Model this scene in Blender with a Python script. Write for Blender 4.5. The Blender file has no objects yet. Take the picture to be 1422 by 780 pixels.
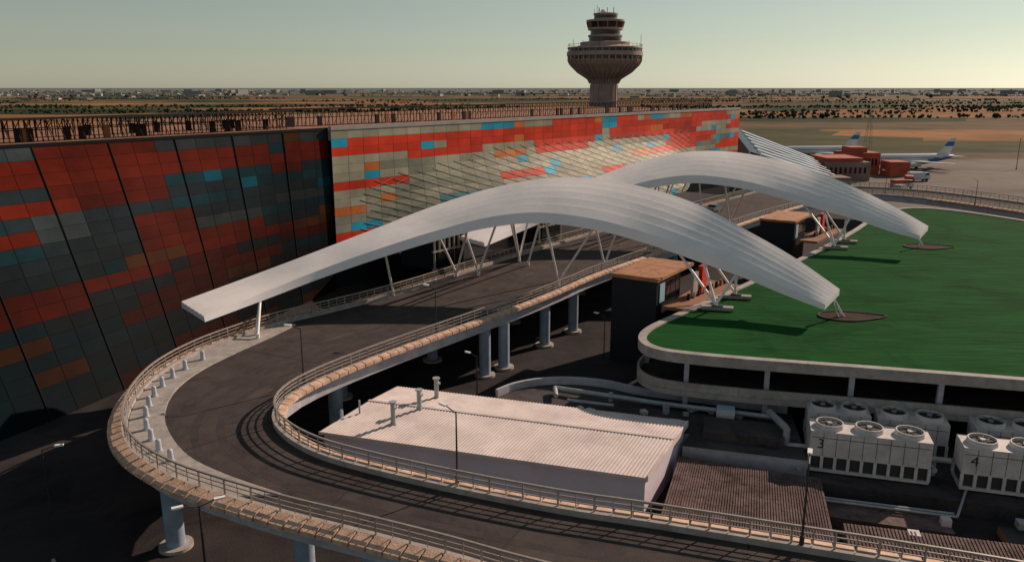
import bpy, math, random
from mathutils import Vector, noise
from mathutils.geometry import tessellate_polygon
random.seed(7)
R=random.random
scene=bpy.context.scene

# ------------------------------------------------------------------ materials
def haze(nt,tc,colsock,near,far,hcol=(.20,.215,.20,1)):  # aerial haze painted into the base colour by distance
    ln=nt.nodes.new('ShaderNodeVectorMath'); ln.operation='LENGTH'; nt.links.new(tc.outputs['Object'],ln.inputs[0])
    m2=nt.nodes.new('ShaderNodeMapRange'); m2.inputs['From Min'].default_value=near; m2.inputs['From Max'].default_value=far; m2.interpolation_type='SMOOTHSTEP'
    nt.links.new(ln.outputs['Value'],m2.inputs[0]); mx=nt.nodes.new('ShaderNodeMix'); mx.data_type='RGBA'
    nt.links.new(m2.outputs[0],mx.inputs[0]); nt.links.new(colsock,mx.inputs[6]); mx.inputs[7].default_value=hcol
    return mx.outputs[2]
def mat(name,col,rough=0.7,nscale=0.0,namt=0.0,bump=0.0,bscale=None,metal=0.0,attr=False,spec=0.4,col2=None,dist=None,stretch=None,stain=0.0,stscale=.12):
    m=bpy.data.materials.new(name); m.use_nodes=True
    nt=m.node_tree; b=nt.nodes['Principled BSDF']
    b.inputs['Roughness'].default_value=rough; b.inputs['Metallic'].default_value=metal
    b.inputs['Specular IOR Level'].default_value=spec
    c=(col[0],col[1],col[2],1)
    b.inputs['Base Color'].default_value=c
    tc=nt.nodes.new('ShaderNodeTexCoord'); vec=tc.outputs['Object']
    if stretch:
        mp=nt.nodes.new('ShaderNodeMapping'); mp.inputs['Scale'].default_value=stretch; mp.inputs['Rotation'].default_value=(0,0,.25)
        nt.links.new(vec,mp.inputs[0]); vec=mp.outputs[0]
    src=None
    if attr:
        a=nt.nodes.new('ShaderNodeAttribute'); a.attribute_name='Col'; src=a.outputs['Color']
    if nscale>0:
        n=nt.nodes.new('ShaderNodeTexNoise'); n.inputs['Scale'].default_value=nscale
        n.inputs['Detail'].default_value=8; n.inputs['Roughness'].default_value=0.65
        nt.links.new(vec,n.inputs['Vector'])
        r=nt.nodes.new('ShaderNodeMapRange')
        r.inputs['From Min'].default_value=0.3; r.inputs['From Max'].default_value=0.7
        nt.links.new(n.outputs['Fac'],r.inputs['Value'])
        if col2 is not None:
            mx=nt.nodes.new('ShaderNodeMix'); mx.data_type='RGBA'
            mx.inputs[6].default_value=c; mx.inputs[7].default_value=(*col2,1)
            nt.links.new(r.outputs[0],mx.inputs[0]); src=mx.outputs[2]
        else:
            r.inputs['To Min'].default_value=1-namt; r.inputs['To Max'].default_value=1+namt
            mx=nt.nodes.new('ShaderNodeVectorMath'); mx.operation='SCALE'
            if src is not None: nt.links.new(src,mx.inputs[0])
            else: mx.inputs[0].default_value=col[:3]
            nt.links.new(r.outputs[0],mx.inputs['Scale']); src=mx.outputs[0]
    if stain>0:
        n=nt.nodes.new('ShaderNodeTexNoise'); n.inputs['Scale'].default_value=stscale; n.inputs['Detail'].default_value=10; n.inputs['Roughness'].default_value=.75; n.inputs['Distortion'].default_value=.8
        nt.links.new(tc.outputs['Object'],n.inputs['Vector'])
        r=nt.nodes.new('ShaderNodeMapRange'); r.inputs['From Min'].default_value=.5; r.inputs['From Max'].default_value=.62; r.inputs['To Min'].default_value=1; r.inputs['To Max'].default_value=1-stain
        nt.links.new(n.outputs['Fac'],r.inputs['Value'])
        mx=nt.nodes.new('ShaderNodeVectorMath'); mx.operation='SCALE'; nt.links.new(src,mx.inputs[0]); nt.links.new(r.outputs[0],mx.inputs['Scale']); src=mx.outputs[0]
    if dist: src=haze(nt,tc,src,*dist)
    if src is not None: nt.links.new(src,b.inputs['Base Color'])
    if bump>0:
        n2=nt.nodes.new('ShaderNodeTexNoise'); n2.inputs['Scale'].default_value=bscale or 5
        n2.inputs['Detail'].default_value=6
        nt.links.new(vec,n2.inputs['Vector'])
        bp=nt.nodes.new('ShaderNodeBump'); bp.inputs['Strength'].default_value=bump
        bp.inputs['Distance'].default_value=0.2
        nt.links.new(n2.outputs['Fac'],bp.inputs['Height']); nt.links.new(bp.outputs[0],b.inputs['Normal'])
    return m

M={}
M['asphalt']=mat('asphalt',(.048,.039,.04),.9,.35,0,.25,12,col2=(.092,.074,.070),spec=.12,stain=.28,stscale=.3)
M['tread']=mat('worn_asphalt',(.038,.031,.032),.85,.8,0,.2,12,col2=(.066,.054,.052),spec=.2)
M['joint']=mat('expansion_joint',(.018,.016,.016),.8)
M['yard']=mat('yard_asphalt',(.024,.022,.026),.9,.15,0,.2,6,col2=(.055,.046,.045),spec=.12,stain=.35)
M['concrete']=mat('concrete',(.36,.33,.31),.8,.6,.28,.15,8,stain=.25,stscale=.6)
M['fascia']=mat('painted_concrete',(.42,.42,.47),.7,.5,.25,stain=.2,stscale=.5)
M['block']=mat('parapet_block',(.56,.38,.28),.8,.9,.38,.2,9)
M['steelrail']=mat('galvanised_steel',(.36,.32,.29),.45,2,.2,metal=.3)
M['dark']=mat('dark_steel',(.03,.03,.033),.5)
M['white']=mat('white_steel',(.78,.76,.75),.45,.3,.06)
M['canopy']=mat('canopy_panel',(.89,.85,.84),.5,.25,.09,.02,2,spec=.3,stain=.06,stscale=.5)
M['canopyside']=mat('canopy_fascia',(.89,.86,.89),.5,.25,.06)
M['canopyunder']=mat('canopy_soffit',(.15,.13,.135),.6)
M['facpanel']=mat('facade_glass_panel',(.3,.3,.3),.55,.12,.3,attr=True,spec=.07)
M['facshade']=mat('facade_shaded_glass_panel',(.3,.3,.3),.6,.08,.55,attr=True,spec=.03)  # left wing panels, their shade carried by the colour attribute
M['facframe']=mat('facade_backing',(.016,.016,.018),.7,spec=.05)
M['mullion']=mat('pale_mullion',(.34,.32,.27),.7,spec=.15)
M['darkglass']=mat('dark_glass',(.012,.014,.016),.12)
M['roof']=mat('roof_membrane',(.26,.12,.065),.9,.2,.35)
M['coping']=mat('roof_coping',(.30,.28,.27),.7,.4,.2)
M['brownsteel']=mat('brown_steel',(.022,.013,.012),.7,spec=.15)
M['green']=mat('artificial_turf',(.007,.056,.012),.95,.35,0,.9,1.0,col2=(.014,.096,.024),spec=.03,stretch=(.35,1.6,1),stain=.28,stscale=.09)
M['shedroof']=mat('shed_roof',(.66,.58,.56),.6,.35,.16,spec=.3,stain=.1,stscale=.4)
M['shedwall']=mat('shed_wall',(.68,.61,.70),.7,.3,.08,stain=.06,stscale=.5)
M['rust']=mat('weathered_roof',(.08,.054,.052),.9,.8,0,.3,5,col2=(.22,.155,.15),spec=.15,stain=.4,stscale=.5)
M['flat']=mat('bitumen_roof',(.04,.034,.037),.85,.3,0,.3,3,col2=(.095,.08,.08),spec=.2,stain=.4,stscale=.4)
M['pit']=mat('planter_pit',(.045,.03,.025),.95,1.2,.4,spec=.1)
M['wood']=mat('ochre_roof',(.42,.2,.10),.75,.7,.25,stain=.4,stscale=.8)
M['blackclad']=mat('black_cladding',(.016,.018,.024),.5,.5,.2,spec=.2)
M['red']=mat('red_panel',(.62,.03,.012),.5)
M['chiller']=mat('chiller_casing',(.62,.58,.57),.5,.9,.18,stain=.15,stscale=.8)
M['chillerdark']=mat('chiller_coil',(.045,.045,.05),.7)
M['pipe']=mat('pipe_metal',(.40,.42,.44),.45,1,.2,metal=.3)
M['pillar']=mat('pillar_concrete',(.26,.33,.42),.8,.5,.2,stain=.2,stscale=.7)
M['tower']=mat('tower_concrete',(.34,.25,.23),.85,.15,.3)
M['towerdark']=mat('tower_glass',(.02,.02,.022),.2)
M['bollard']=mat('bollard',(.42,.46,.53),.6,2,.15)
M['bluestripe']=mat('blue_paint',(.02,.14,.38),.35)
M['aircraft']=mat('aircraft_white',(.62,.64,.67),.35)
M['terra']=mat('terracotta_render',(.40,.085,.05),.8,.2,.3)
M['tan']=mat('tan_render',(.22,.16,.14),.85,.1,.3)
M['carwhite']=mat('car_paint_white',(.62,.62,.62),.25)
M['carsilver']=mat('car_paint_silver',(.3,.31,.33),.3,metal=.5)
M['carred']=mat('car_paint_red',(.4,.03,.02),.25)
M['tyre']=mat('tyre',(.02,.02,.02),.9)
M['apron']=mat('apron_concrete',(.165,.138,.125),.9,.03,.3,spec=.1,stain=.35,stscale=.02)
M['line']=mat('road_marking',(.15,.13,.125),.8,1.5,.4)
M['led']=mat('lamp_lens',(.85,.85,.85),.3)
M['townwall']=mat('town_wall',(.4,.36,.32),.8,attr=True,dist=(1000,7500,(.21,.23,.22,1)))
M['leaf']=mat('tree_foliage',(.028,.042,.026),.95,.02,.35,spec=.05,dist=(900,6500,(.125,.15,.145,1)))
M['lvwhite']=mat('louvre_white',(.55,.60,.68),.4)
M['skylight']=mat('skylight_blue',(.35,.55,.68),.3)

# ------------------------------------------------------------------ mesh builder
class MB:
    def __init__(s): s.v=[];s.f=[];s.m=[];s.c=[];s.mats=[]
    def mi(s,m):
        m=M[m]
        if m not in s.mats: s.mats.append(m)
        return s.mats.index(m)
    def poly(s,pts,m,col=None):
        i=len(s.v); s.v+= [tuple(p) for p in pts]; s.f.append(tuple(range(i,i+len(pts)))); s.m.append(s.mi(m)); s.c.append(col)
    def prism(s,pts,z0,z1,m,mtop=None,mbot=None):
        n=len(pts); k=s.mi(m)
        a=sum(pts[i][0]*pts[(i+1)%n][1]-pts[(i+1)%n][0]*pts[i][1] for i in range(n))
        if a<0: pts=pts[::-1]
        tri=tessellate_polygon([[Vector((p[0],p[1],0)) for p in pts]])
        for z,mm,up in((z1,mtop or m,True),(z0,mbot or m,False)):
            i=len(s.v); s.v+=[(p[0],p[1],z) for p in pts]
            for t in tri:
                p,q,r=[Vector(pts[j]) for j in t]
                ccw=((q-p).x*(r-p).y-(q-p).y*(r-p).x)>0
                t2=t if ccw==up else t[::-1]
                s.f.append(tuple(i+j for j in t2)); s.m.append(s.mi(mm)); s.c.append(None)
        for i in range(n):
            p=pts[i];q=pts[(i+1)%n]
            s.poly([(p[0],p[1],z0),(q[0],q[1],z0),(q[0],q[1],z1),(p[0],p[1],z1)],m)
    def box(s,c,size,m,ang=0.0,mtop=None):
        ca,sa=math.cos(ang),math.sin(ang);hx,hy,hz=size[0]/2,size[1]/2,size[2]/2
        pts=[(c[0]+x*ca-y*sa,c[1]+x*sa+y*ca) for x,y in((-hx,-hy),(hx,-hy),(hx,hy),(-hx,hy))]
        s.prism(pts,c[2]-hz,c[2]+hz,m,mtop)
    def cyl(s,p0,p1,r0,m,r1=None,n=10,caps=True):
        if r1 is None:r1=r0
        p0=Vector(p0);p1=Vector(p1);d=(p1-p0).normalized()
        u=d.orthogonal().normalized();w=d.cross(u);i=len(s.v)
        for p,r in((p0,r0),(p1,r1)):
            for k in range(n):
                a=2*math.pi*k/n; s.v.append(tuple(p+u*(r*math.cos(a))+w*(r*math.sin(a))))
        for k in range(n):
            s.f.append((i+k,i+(k+1)%n,i+n+(k+1)%n,i+n+k)); s.m.append(s.mi(m)); s.c.append(None)
        if caps:
            s.f.append(tuple(i+k for k in range(n))[::-1]); s.m.append(s.mi(m)); s.c.append(None)
            s.f.append(tuple(i+n+k for k in range(n))); s.m.append(s.mi(m)); s.c.append(None)
    def lathe(s,c,prof,n,axis='z'):
        i=len(s.v)
        for r,z,_ in prof:
            for k in range(n):
                a=2*math.pi*k/n
                s.v.append((c[0]+r*math.cos(a),c[1]+r*math.sin(a),c[2]+z))
        for j in range(len(prof)-1):
            for k in range(n):
                s.f.append((i+j*n+k,i+j*n+(k+1)%n,i+(j+1)*n+(k+1)%n,i+(j+1)*n+k)); s.m.append(s.mi(prof[j][2])); s.c.append(None)
    def sweep(s,path,sec,m,closed=False):
        n=len(path); k=len(sec); i0=len(s.v)
        for i,p in enumerate(path):
            a=path[(i-1)%n] if (closed or i>0) else path[i]; b=path[(i+1)%n] if (closed or i<n-1) else path[i]
            dx,dy=b[0]-a[0],b[1]-a[1];L=math.hypot(dx,dy) or 1;nx,ny=-dy/L,dx/L
            for o,z in sec: s.v.append((p[0]+nx*o,p[1]+ny*o,p[2]+z))
        for i in range(n if closed else n-1):
            for j in range(k):
                a=i0+i*k+j;b=i0+i*k+(j+1)%k;c=i0+((i+1)%n)*k+(j+1)%k;d=i0+((i+1)%n)*k+j
                s.f.append((a,b,c,d)); s.m.append(s.mi(m)); s.c.append(None)
        if not closed:
            s.f.append(tuple(i0+j for j in range(k))); s.m.append(s.mi(m)); s.c.append(None)
            s.f.append(tuple(i0+(n-1)*k+j for j in range(k))[::-1]); s.m.append(s.mi(m)); s.c.append(None)
    def build(s,name,smooth=None):
        me=bpy.data.meshes.new(name); me.from_pydata(s.v,[],s.f); 
        for m in s.mats: me.materials.append(m)
        me.polygons.foreach_set('material_index',s.m)
        if any(c is not None for c in s.c):
            ca=me.color_attributes.new('Col','FLOAT_COLOR','CORNER')
            buf=[]
            for f,c in zip(s.f,s.c):
                c=c or (.3,.3,.3)
                buf+= [c[0],c[1],c[2],1.0]*len(f)
            ca.data.foreach_set('color',buf)
        if smooth:
            me.polygons.foreach_set('use_smooth',[True]*len(me.polygons))
            me.set_sharp_from_angle(angle=math.radians(smooth))
        me.update()
        o=bpy.data.objects.new(name,me); scene.collection.objects.link(o); return o

def catmull(pts,step):
    P=[Vector(p) for p in pts]; P=[2*P[0]-P[1]]+P+[2*P[-1]-P[-2]]
    dense=[]
    for i in range(1,len(P)-2):
        a,b,c,d=P[i-1],P[i],P[i+1],P[i+2]
        for k in range(24):
            t=k/24
            dense.append(.5*((2*b)+(c-a)*t+(2*a-5*b+4*c-d)*t*t+(3*b-a-3*c+d)*t**3))
    dense.append(P[-2])
    if step is None: return dense
    out=[dense[0]];acc=0
    for i in range(1,len(dense)):
        seg=(dense[i]-dense[i-1]).length; 
        while acc+seg>=step:
            t=(step-acc)/seg; q=dense[i-1].lerp(dense[i],t)
            out.append(q); dense[i-1]=q; seg=(dense[i]-q).length; acc=0
        acc+=seg
    return out
def chaikin(pts,it=2):
    for _ in range(it):
        o=[]
        for i in range(len(pts)):
            a=Vector(pts[i]);b=Vector(pts[(i+1)%len(pts)])
            o+= [a.lerp(b,.25),a.lerp(b,.75)]
        pts=o
    return [(p[0],p[1]) for p in pts]
def offs(path,d,closed=False):
    n=len(path);o=[]
    for i,p in enumerate(path):
        a=path[(i-1)%n] if (closed or i>0) else path[i]; b=path[(i+1)%n] if (closed or i<n-1) else path[i]
        dx,dy=b[0]-a[0],b[1]-a[1];L=math.hypot(dx,dy) or 1
        o.append(Vector((p[0]-dy/L*d,p[1]+dx/L*d)))
    return o
def P3(path,z): return [(p[0],p[1],z) for p in path]

# ------------------------------------------------------------------ camera, light, sky
cam=bpy.data.cameras.new('camera'); co=bpy.data.objects.new('camera',cam); scene.collection.objects.link(co)
cam.sensor_width=36; cam.lens=27.85; cam.clip_end=90000; cam.clip_start=.5
co.location=(0,0,30); co.rotation_euler=(math.radians(76.3),0,0); scene.camera=co
SUN_EL,SUN_AZ=math.radians(27),math.radians(38)   # azimuth from +x towards +y
sd=Vector((math.cos(SUN_EL)*math.cos(SUN_AZ),math.cos(SUN_EL)*math.sin(SUN_AZ),math.sin(SUN_EL)))
sl=bpy.data.lights.new('sun','SUN'); sl.energy=4.9; sl.angle=math.radians(.5); sl.color=(1,.76,.59)
so=bpy.data.objects.new('sun',sl); scene.collection.objects.link(so); so.rotation_euler=sd.to_track_quat('Z','Y').to_euler()
w=bpy.data.worlds.new('World'); scene.world=w; w.use_nodes=True; nt=w.node_tree
bg=nt.nodes['Background']; sk=nt.nodes.new('ShaderNodeTexSky'); sk.sky_type='NISHITA'; sk.sun_disc=False
sk.sun_elevation=SUN_EL; sk.sun_rotation=math.radians(90)-SUN_AZ
sk.air_density=1.3; sk.dust_density=.6; sk.ozone_density=1.0; sk.altitude=900
hs=nt.nodes.new('ShaderNodeHueSaturation'); hs.inputs['Saturation'].default_value=.48; nt.links.new(sk.outputs[0],hs.inputs['Color'])
tint=nt.nodes.new('ShaderNodeVectorMath'); tint.operation='MULTIPLY'; tint.inputs[1].default_value=(.80,.86,.80)
nt.links.new(hs.outputs[0],tint.inputs[0]); nt.links.new(tint.outputs[0],bg.inputs[0]); bg.inputs[1].default_value=.073
scene.view_settings.view_transform='Standard'; scene.view_settings.look='None'; scene.view_settings.exposure=0

# ------------------------------------------------------------------ ground
gm=bpy.data.materials.new('plain_fields'); gm.use_nodes=True; nt=gm.node_tree; b=nt.nodes['Principled BSDF']; b.inputs['Roughness'].default_value=.95
b.inputs['Specular IOR Level'].default_value=.05
tc=nt.nodes.new('ShaderNodeTexCoord'); mp=nt.nodes.new('ShaderNodeMapping'); mp.inputs['Rotation'].default_value=(0,0,.2); mp.inputs['Scale'].default_value=(1/330,1/125,1)
nt.links.new(tc.outputs['Object'],mp.inputs[0])
vo=nt.nodes.new('ShaderNodeTexVoronoi'); vo.distance='CHEBYCHEV'; vo.inputs['Scale'].default_value=1; vo.inputs['Randomness'].default_value=.85
nt.links.new(mp.outputs[0],vo.inputs['Vector'])
sx=nt.nodes.new('ShaderNodeSeparateColor'); nt.links.new(vo.outputs['Color'],sx.inputs[0])
cr=nt.nodes.new('ShaderNodeValToRGB'); cr.color_ramp.interpolation='CONSTANT'
els=[(0,(.28,.135,.06)),(.18,(.085,.085,.04)),(.34,(.34,.165,.07)),(.5,(.04,.052,.026)),(.64,(.16,.11,.065)),(.76,(.26,.15,.08)),(.86,(.03,.042,.022))]
cr.color_ramp.elements[0].color=(*els[0][1],1)
cr.color_ramp.elements[1].position=els[1][0]; cr.color_ramp.elements[1].color=(*els[1][1],1)
for p,c in els[2:]:
    e=cr.color_ramp.elements.new(p); e.color=(*c,1)
nt.links.new(sx.outputs[0],cr.inputs[0])
n=nt.nodes.new('ShaderNodeTexNoise'); n.inputs['Scale'].default_value=.014; n.inputs['Detail'].default_value=10; n.inputs['Roughness'].default_value=.65; nt.links.new(tc.outputs['Object'],n.inputs['Vector'])
mr=nt.nodes.new('ShaderNodeMapRange'); mr.inputs['From Min'].default_value=.3; mr.inputs['From Max'].default_value=.7; mr.inputs['To Min'].default_value=.4; mr.inputs['To Max'].default_value=1.25
nt.links.new(n.outputs['Fac'],mr.inputs[0]); sc=nt.nodes.new('ShaderNodeVectorMath'); sc.operation='SCALE'
nt.links.new(cr.outputs[0],sc.inputs[0]); nt.links.new(mr.outputs[0],sc.inputs['Scale'])
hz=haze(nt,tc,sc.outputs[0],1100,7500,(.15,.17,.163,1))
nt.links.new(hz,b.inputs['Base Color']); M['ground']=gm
g=MB(); S=60000; g.poly([(-S,-S,0),(S,-S,0),(S,S,0),(-S,S,0)],'ground'); g.build('ground')
g=MB(); g.prism([(-140,-40),(120,-40),(125,60),(118,120),(104,188),(90,205),(66,215),(30,200),(-60,190),(-140,130)],-.3,.006,'yard'); g.build('service_yard_pavement')
g=MB(); g.prism([(98,198),(118,186),(150,150),(420,150),(520,300),(430,345),(150,345),(112,300),(80,240)],-.3,.012,'apron'); g.build('airport_apron_pavement')
g=MB(); g.prism([(150,366),(440,366),(900,394),(900,406),(440,380),(150,378)],-.3,.02,'asphalt'); g.build('taxiway_road')

# ------------------------------------------------------------------ elevated road
OUT=[(128,95),(118,130),(106,165),(95,185),(78,193),(62,188),(48,172),(35.7,156.6),(25.1,145),(12.9,128.6),(-1.1,108.9),(-12.9,90.7),(-19,83),(-23.4,78.2),(-26.6,73),(-28.8,68),(-29.8,62.5),(-29.2,56.8),(-27.4,51.6),(-24.7,47.6),(-21,44.4),(-17.2,42.2),(-12.5,39.9),(-8.2,38.1),(-3.4,36.0),(1.7,33.6),(12,29.6),(25,24.5),(42,18)]
INN=[(118,88),(109,120),(98,152),(91,168),(82,177),(72,174),(63.1,164.7),(53,153),(44.6,143.3),(34.3,130),(21.8,113.6),(11,99.2),(6.8,92.6),(2.0,85.4),(-4.3,77.0),(-9.8,69.8),(-13.6,64.4),(-16.1,60.2),(-17.3,56.8),(-17.1,53.6),(-15.4,50.6),(-12.6,47.9),(-8.7,45.7),(-3.4,43.3),(2.8,40.9),(7.5,39.5),(14.7,37.2),(19.7,35.6),(27,33),(48,25)]
out=catmull(OUT,1.05); inn=catmull(INN,1.05)
deck=MB()
poly=[tuple(p) for p in out[::2]]+[tuple(p) for p in inn[::2][::-1]]
deck.prism(poly,5.35,6.5,'fascia','asphalt','fascia')
deck.sweep(P3(out,6.5),[(-.05,-.2),(-.05,.38),(.35,.38),(.35,-.03)],'concrete')
deck.sweep(P3(inn,6.5),[(.05,-.2),(.05,.38),(-.35,.38),(-.35,-.03)],'concrete')
def side(path,other):
    a,b=path[40],path[41];d=b-a;nn=Vector((-d.y,d.x)); o=min(other,key=lambda q:(q-a).length)
    return -1 if nn.dot(o-a)>0 else 1
so_,si_=side(out,inn),side(inn,out)
# raised footway at the outside of the bend
kerb=catmull([(-22.0,77.3),(-23.2,73.6),(-25.2,68.4),(-26.6,63.6),(-26.8,59),(-25.6,54.4),(-23.5,50.6),(-20.9,47.4),(-17.5,44.9),(-13.5,42.6)],1.0)
o_seg=[p for p in offs(out,-so_*.4) if p.x< -13.2 and 42<p.y<78.5]
deck.prism([tuple(p) for p in kerb]+[tuple(p) for p in o_seg[::-1]],6.45,6.64,'concrete')
def blocks(mb,path,sg,lo,w=1.0,dz=-.35):
    for i in range(len(path)-1):
        a,b=path[i],path[i+1]
        if not(lo(a)): continue
        d=(b-a); L=d.length; d=d/L; nn=Vector((-d.y,d.x))*sg
        g0=.07; p=a+d*g0;q=b-d*g0
        j=(R()-.5)*.05
        z1=6.95+j; z2=6.95+dz+j
        A=p+nn*.02;B=q+nn*.02;C=q+nn*w;D=p+nn*w
        top=[(A.x,A.y,z1),(B.x,B.y,z1),(C.x,C.y,z2),(D.x,D.y,z2)]
        bot=[(A.x,A.y,z1-.5),(B.x,B.y,z1-.5),(C.x,C.y,z2-.28),(D.x,D.y,z2-.28)]
        mb.poly(top,'block');mb.poly(bot[::-1],'block')
        for k in range(4): mb.poly([top[k],bot[k],bot[(k+1)%4],top[(k+1)%4]],'block')
blocks(deck,out,so_,lambda p:p.y<150,.95,-.22)
blocks(deck,inn,si_,lambda p:p.y<170,.6,-.12)
mid=[]; prs=[]
for p in inn:
    q=min(out,key=lambda o:(o-p).length); mid.append((p+q)/2); prs.append((p,q))
for i in range(6,len(mid)-6,8):
    a,b=mid[i],mid[i+2]
    d=b-a
    if d.length<.5 or d.length>4 or (a.y<70): continue
    n_=Vector((-d.y,d.x)).normalized()*.05
    deck.poly([(a.x-n_.x,a.y-n_.y,6.512),(b.x-n_.x,b.y-n_.y,6.512),(b.x+n_.x,b.y+n_.y,6.512),(a.x+n_.x,a.y+n_.y,6.512)],'line')
for i in range(5,len(prs)-3,11):
    p,q=prs[i]; d=(q-p).normalized(); n_=Vector((-d.y,d.x))*.06; a=p+d*.4; b=q-d*.4
    if (q-p).length>18: continue
    deck.poly([(a.x-n_.x,a.y-n_.y,6.508),(b.x-n_.x,b.y-n_.y,6.508),(b.x+n_.x,b.y+n_.y,6.508),(a.x+n_.x,a.y+n_.y,6.508)],'joint')
for o_ in(2.3,3.9,5.6,7.0):
    pth=[p for p in offs(inn,-si_*o_)]
    deck.sweep(P3(pth,6.5),[(-.28,0),(-.28,.004),(.28,.004),(.28,0)],'tread')
deck.build('elevated_road')

def fence(name,path,base=6.88,h=1.0,st=1):
    f=MB(); pts=offs(path,0)
    for i in range(0,len(pts)-2,st):
        p=pts[i]; big=(i%2==0)
        f.box((p.x,p.y,base+h/2),((.09,.09,h) if big else (.045,.045,h*.9)),'steelrail',R())
    for z,r in((h,.06),(h*.68,.03),(h*.38,.03)):
        f.sweep(P3(pts,base+z),[(-r,-r),(-r,r),(r,r),(r,-r)],'steelrail')
    return f.build(name)
fence('road_railing',offs(out,-so_*.12)); fence('road_railing',offs(inn,-si_*.12))

pil=[(-22.6,47.6),(-12.8,43.5),(-3,39.5),(-2.9,80.2),(-.9,82.6),(3.9,90.4),(7.7,95.9),(-15.6,65.5),(-24.2,60),(-8.4,42),(6,36.5),(15,33.5),(-17,74),(-9,85),(16,106),(25,120),(0,100),(10,115),(40,140),(54,158)]
for x,y in pil:
    p=MB(); p.cyl((x,y,0),(x,y,5.34),.62,'pillar',n=24); p.cyl((x,y,0),(x,y,.25),1.1,'concrete',n=24); p.build('bridge_pillar',40)

for i in range(12,len(kerb)-8,2):
    p=kerb[i]; q=min(out,key=lambda o:(o-p).length); c=p.lerp(q,.45)
    bo=MB(); bo.cyl((c.x,c.y,6.63),(c.x,c.y,7.4),.2,'bollard',.17,n=14); bo.cyl((c.x,c.y,7.4),(c.x,c.y,7.48),.17,'bollard',.08,n=14); bo.cyl((c.x,c.y,6.63),(c.x,c.y,6.7),.27,'bollard',n=14); bo.build('bollard',40)

# ------------------------------------------------------------------ street lamps
def lamp(x,y,z0,h,ang,arms=1,r=.07):
    l=MB(); l.cyl((x,y,z0),(x,y,z0+h),r,'dark',r*.6,n=10); l.cyl((x,y,z0),(x,y,z0+.5),r*1.8,'dark',n=10)
    for k in range(arms):
        a=ang+math.pi*k
        dx,dy=math.cos(a),math.sin(a)
        e=(x+dx*.9,y+dy*.9,z0+h+.15)
        l.cyl((x,y,z0+h-.1),e,.035,'dark',n=6)
        l.box((x+dx*1.1,y+dy*1.1,z0+h+.17),(.6,.24,.09),'led',a)
        l.box((x+dx*1.1,y+dy*1.1,z0+h+.105),(.45,.18,.03),'led',a)
    return l.build('street_lamp')
lamp(-3.3,43.5,6.88,4.6,2.4); lamp(-16.8,60.2,6.88,4.6,2.9); lamp(-7.4,74,6.88,4.4,2.6); lamp(15.1,36.9,6.88,4.6,1.2)
lamp(-17.3,39.6,0,7.6,.5,2,.09); lamp(-3.4,72.2,0,5,2.5); lamp(10.5,86,0,5,2.5); lamp(-33.5,52,0,5,.3)
lamp(62,162,6.88,5,2); lamp(84,178,6.88,5,2); lamp(94,160,6.88,5,2); lamp(30,124,6.88,5,2)
for x,y in((190,300),(240,330),(260,290)): lamp(x,y,0,12,1,2,.13)

# ------------------------------------------------------------------ sweeping canopies
N=[(-28.6,70.8,8.8),(-24.4,76.1,9.6),(-19.6,80.4,10.8),(-14.1,83.6,12.2),(-8.1,87,13.5),(-2.5,88.7,14.6),(3.2,89.3,15),(9.4,88.2,14.4),(15,86.2,13.2),(19.6,83.2,12),(23.8,79.5,11),(27.3,76.4,9.9),(30,73.2,9.3)]
F=[(-32.7,75.6,9.2),(-27.6,81.2,10.4),(-22,84.6,12.1),(-15.7,89.2,14.0),(-9.6,94.2,15.8),(-2.8,97.8,17.5),(4.2,98.6,18.7),(10.7,98,18.7),(16.4,95.3,17.9),(21.3,91.9,16.6),(25.2,85.6,14.8),(29.3,81,12.6),(32.4,75.9,10.4)]
Nc=catmull(N,None)[::2]; Fc=catmull(F,None)[::2]
def canopy(name,dx=0,dy=0,dz=0):
    c=MB(); n=len(Nc); rings=[]; strips=6
    for i in range(n):
        a=Nc[i]+Vector((dx,dy,dz)); b=Fc[i]+Vector((dx,dy,dz)); s=i/(n-1)
        th=.5+.65*math.sin(math.pi*min(1,max(0,s)))**.7
        camber=.35*math.sin(math.pi*s)**.8
        h=(b-a); ring=[]
        ring.append(a)
        top0=a+Vector((0,0,th))+h*.02
        bt=b+Vector((0,0,.25)); 
        for k in range(strips+1):
            t=k/strips
            p=top0.lerp(bt,t)+Vector((0,0,camber*math.sin(math.pi*t)))
            lip=.07+.11*math.sin(math.pi*s)
            if 0<k: ring.append(p+Vector((0,0,lip))-h*.012)
            ring.append(p-Vector((0,0,.02)) if k<strips else p)
        ring.append(b-Vector((0,0,.7*th)))
        ring.append(b.lerp(a,.2)-Vector((0,0,.5*th)))
        ring.append(a.lerp(b,.2)-Vector((0,0,.05)))
        rings.append(ring)
    k=len(rings[0]); i0=len(c.v)
    for r in rings: c.v+=[tuple(p) for p in r]
    for i in range(n-1):
        for j in range(k):
            c.f.append((i0+i*k+j,i0+(i+1)*k+j,i0+(i+1)*k+(j+1)%k,i0+i*k+(j+1)%k))
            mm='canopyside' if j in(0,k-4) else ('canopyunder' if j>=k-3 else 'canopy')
            c.m.append(c.mi(mm)); c.c.append(None)
    for e in(0,n-1):
        c.f.append(tuple(i0+e*k+j for j in range(k))); c.m.append(c.mi('canopyside')); c.c.append(None)
    for i in range(6,n-6,9):
        a=Nc[i]+Vector((dx,dy,dz-.02)); b=Fc[i]+Vector((dx,dy,dz-.75)); c.cyl(a.lerp(b,.06),b.lerp(a,.06),.16,'white',n=6)
    return c.build(name,14)
def under(x,y):
    return min(((Nc[i].lerp(Fc[i],t)) for i in range(len(Nc)) for t in(.08,.3,.5,.7,.92)),key=lambda q:(q.x-x)**2+(q.y-y)**2)
can1=canopy('roof_canopy'); can2=canopy('roof_canopy',25,32,.8)
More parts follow.
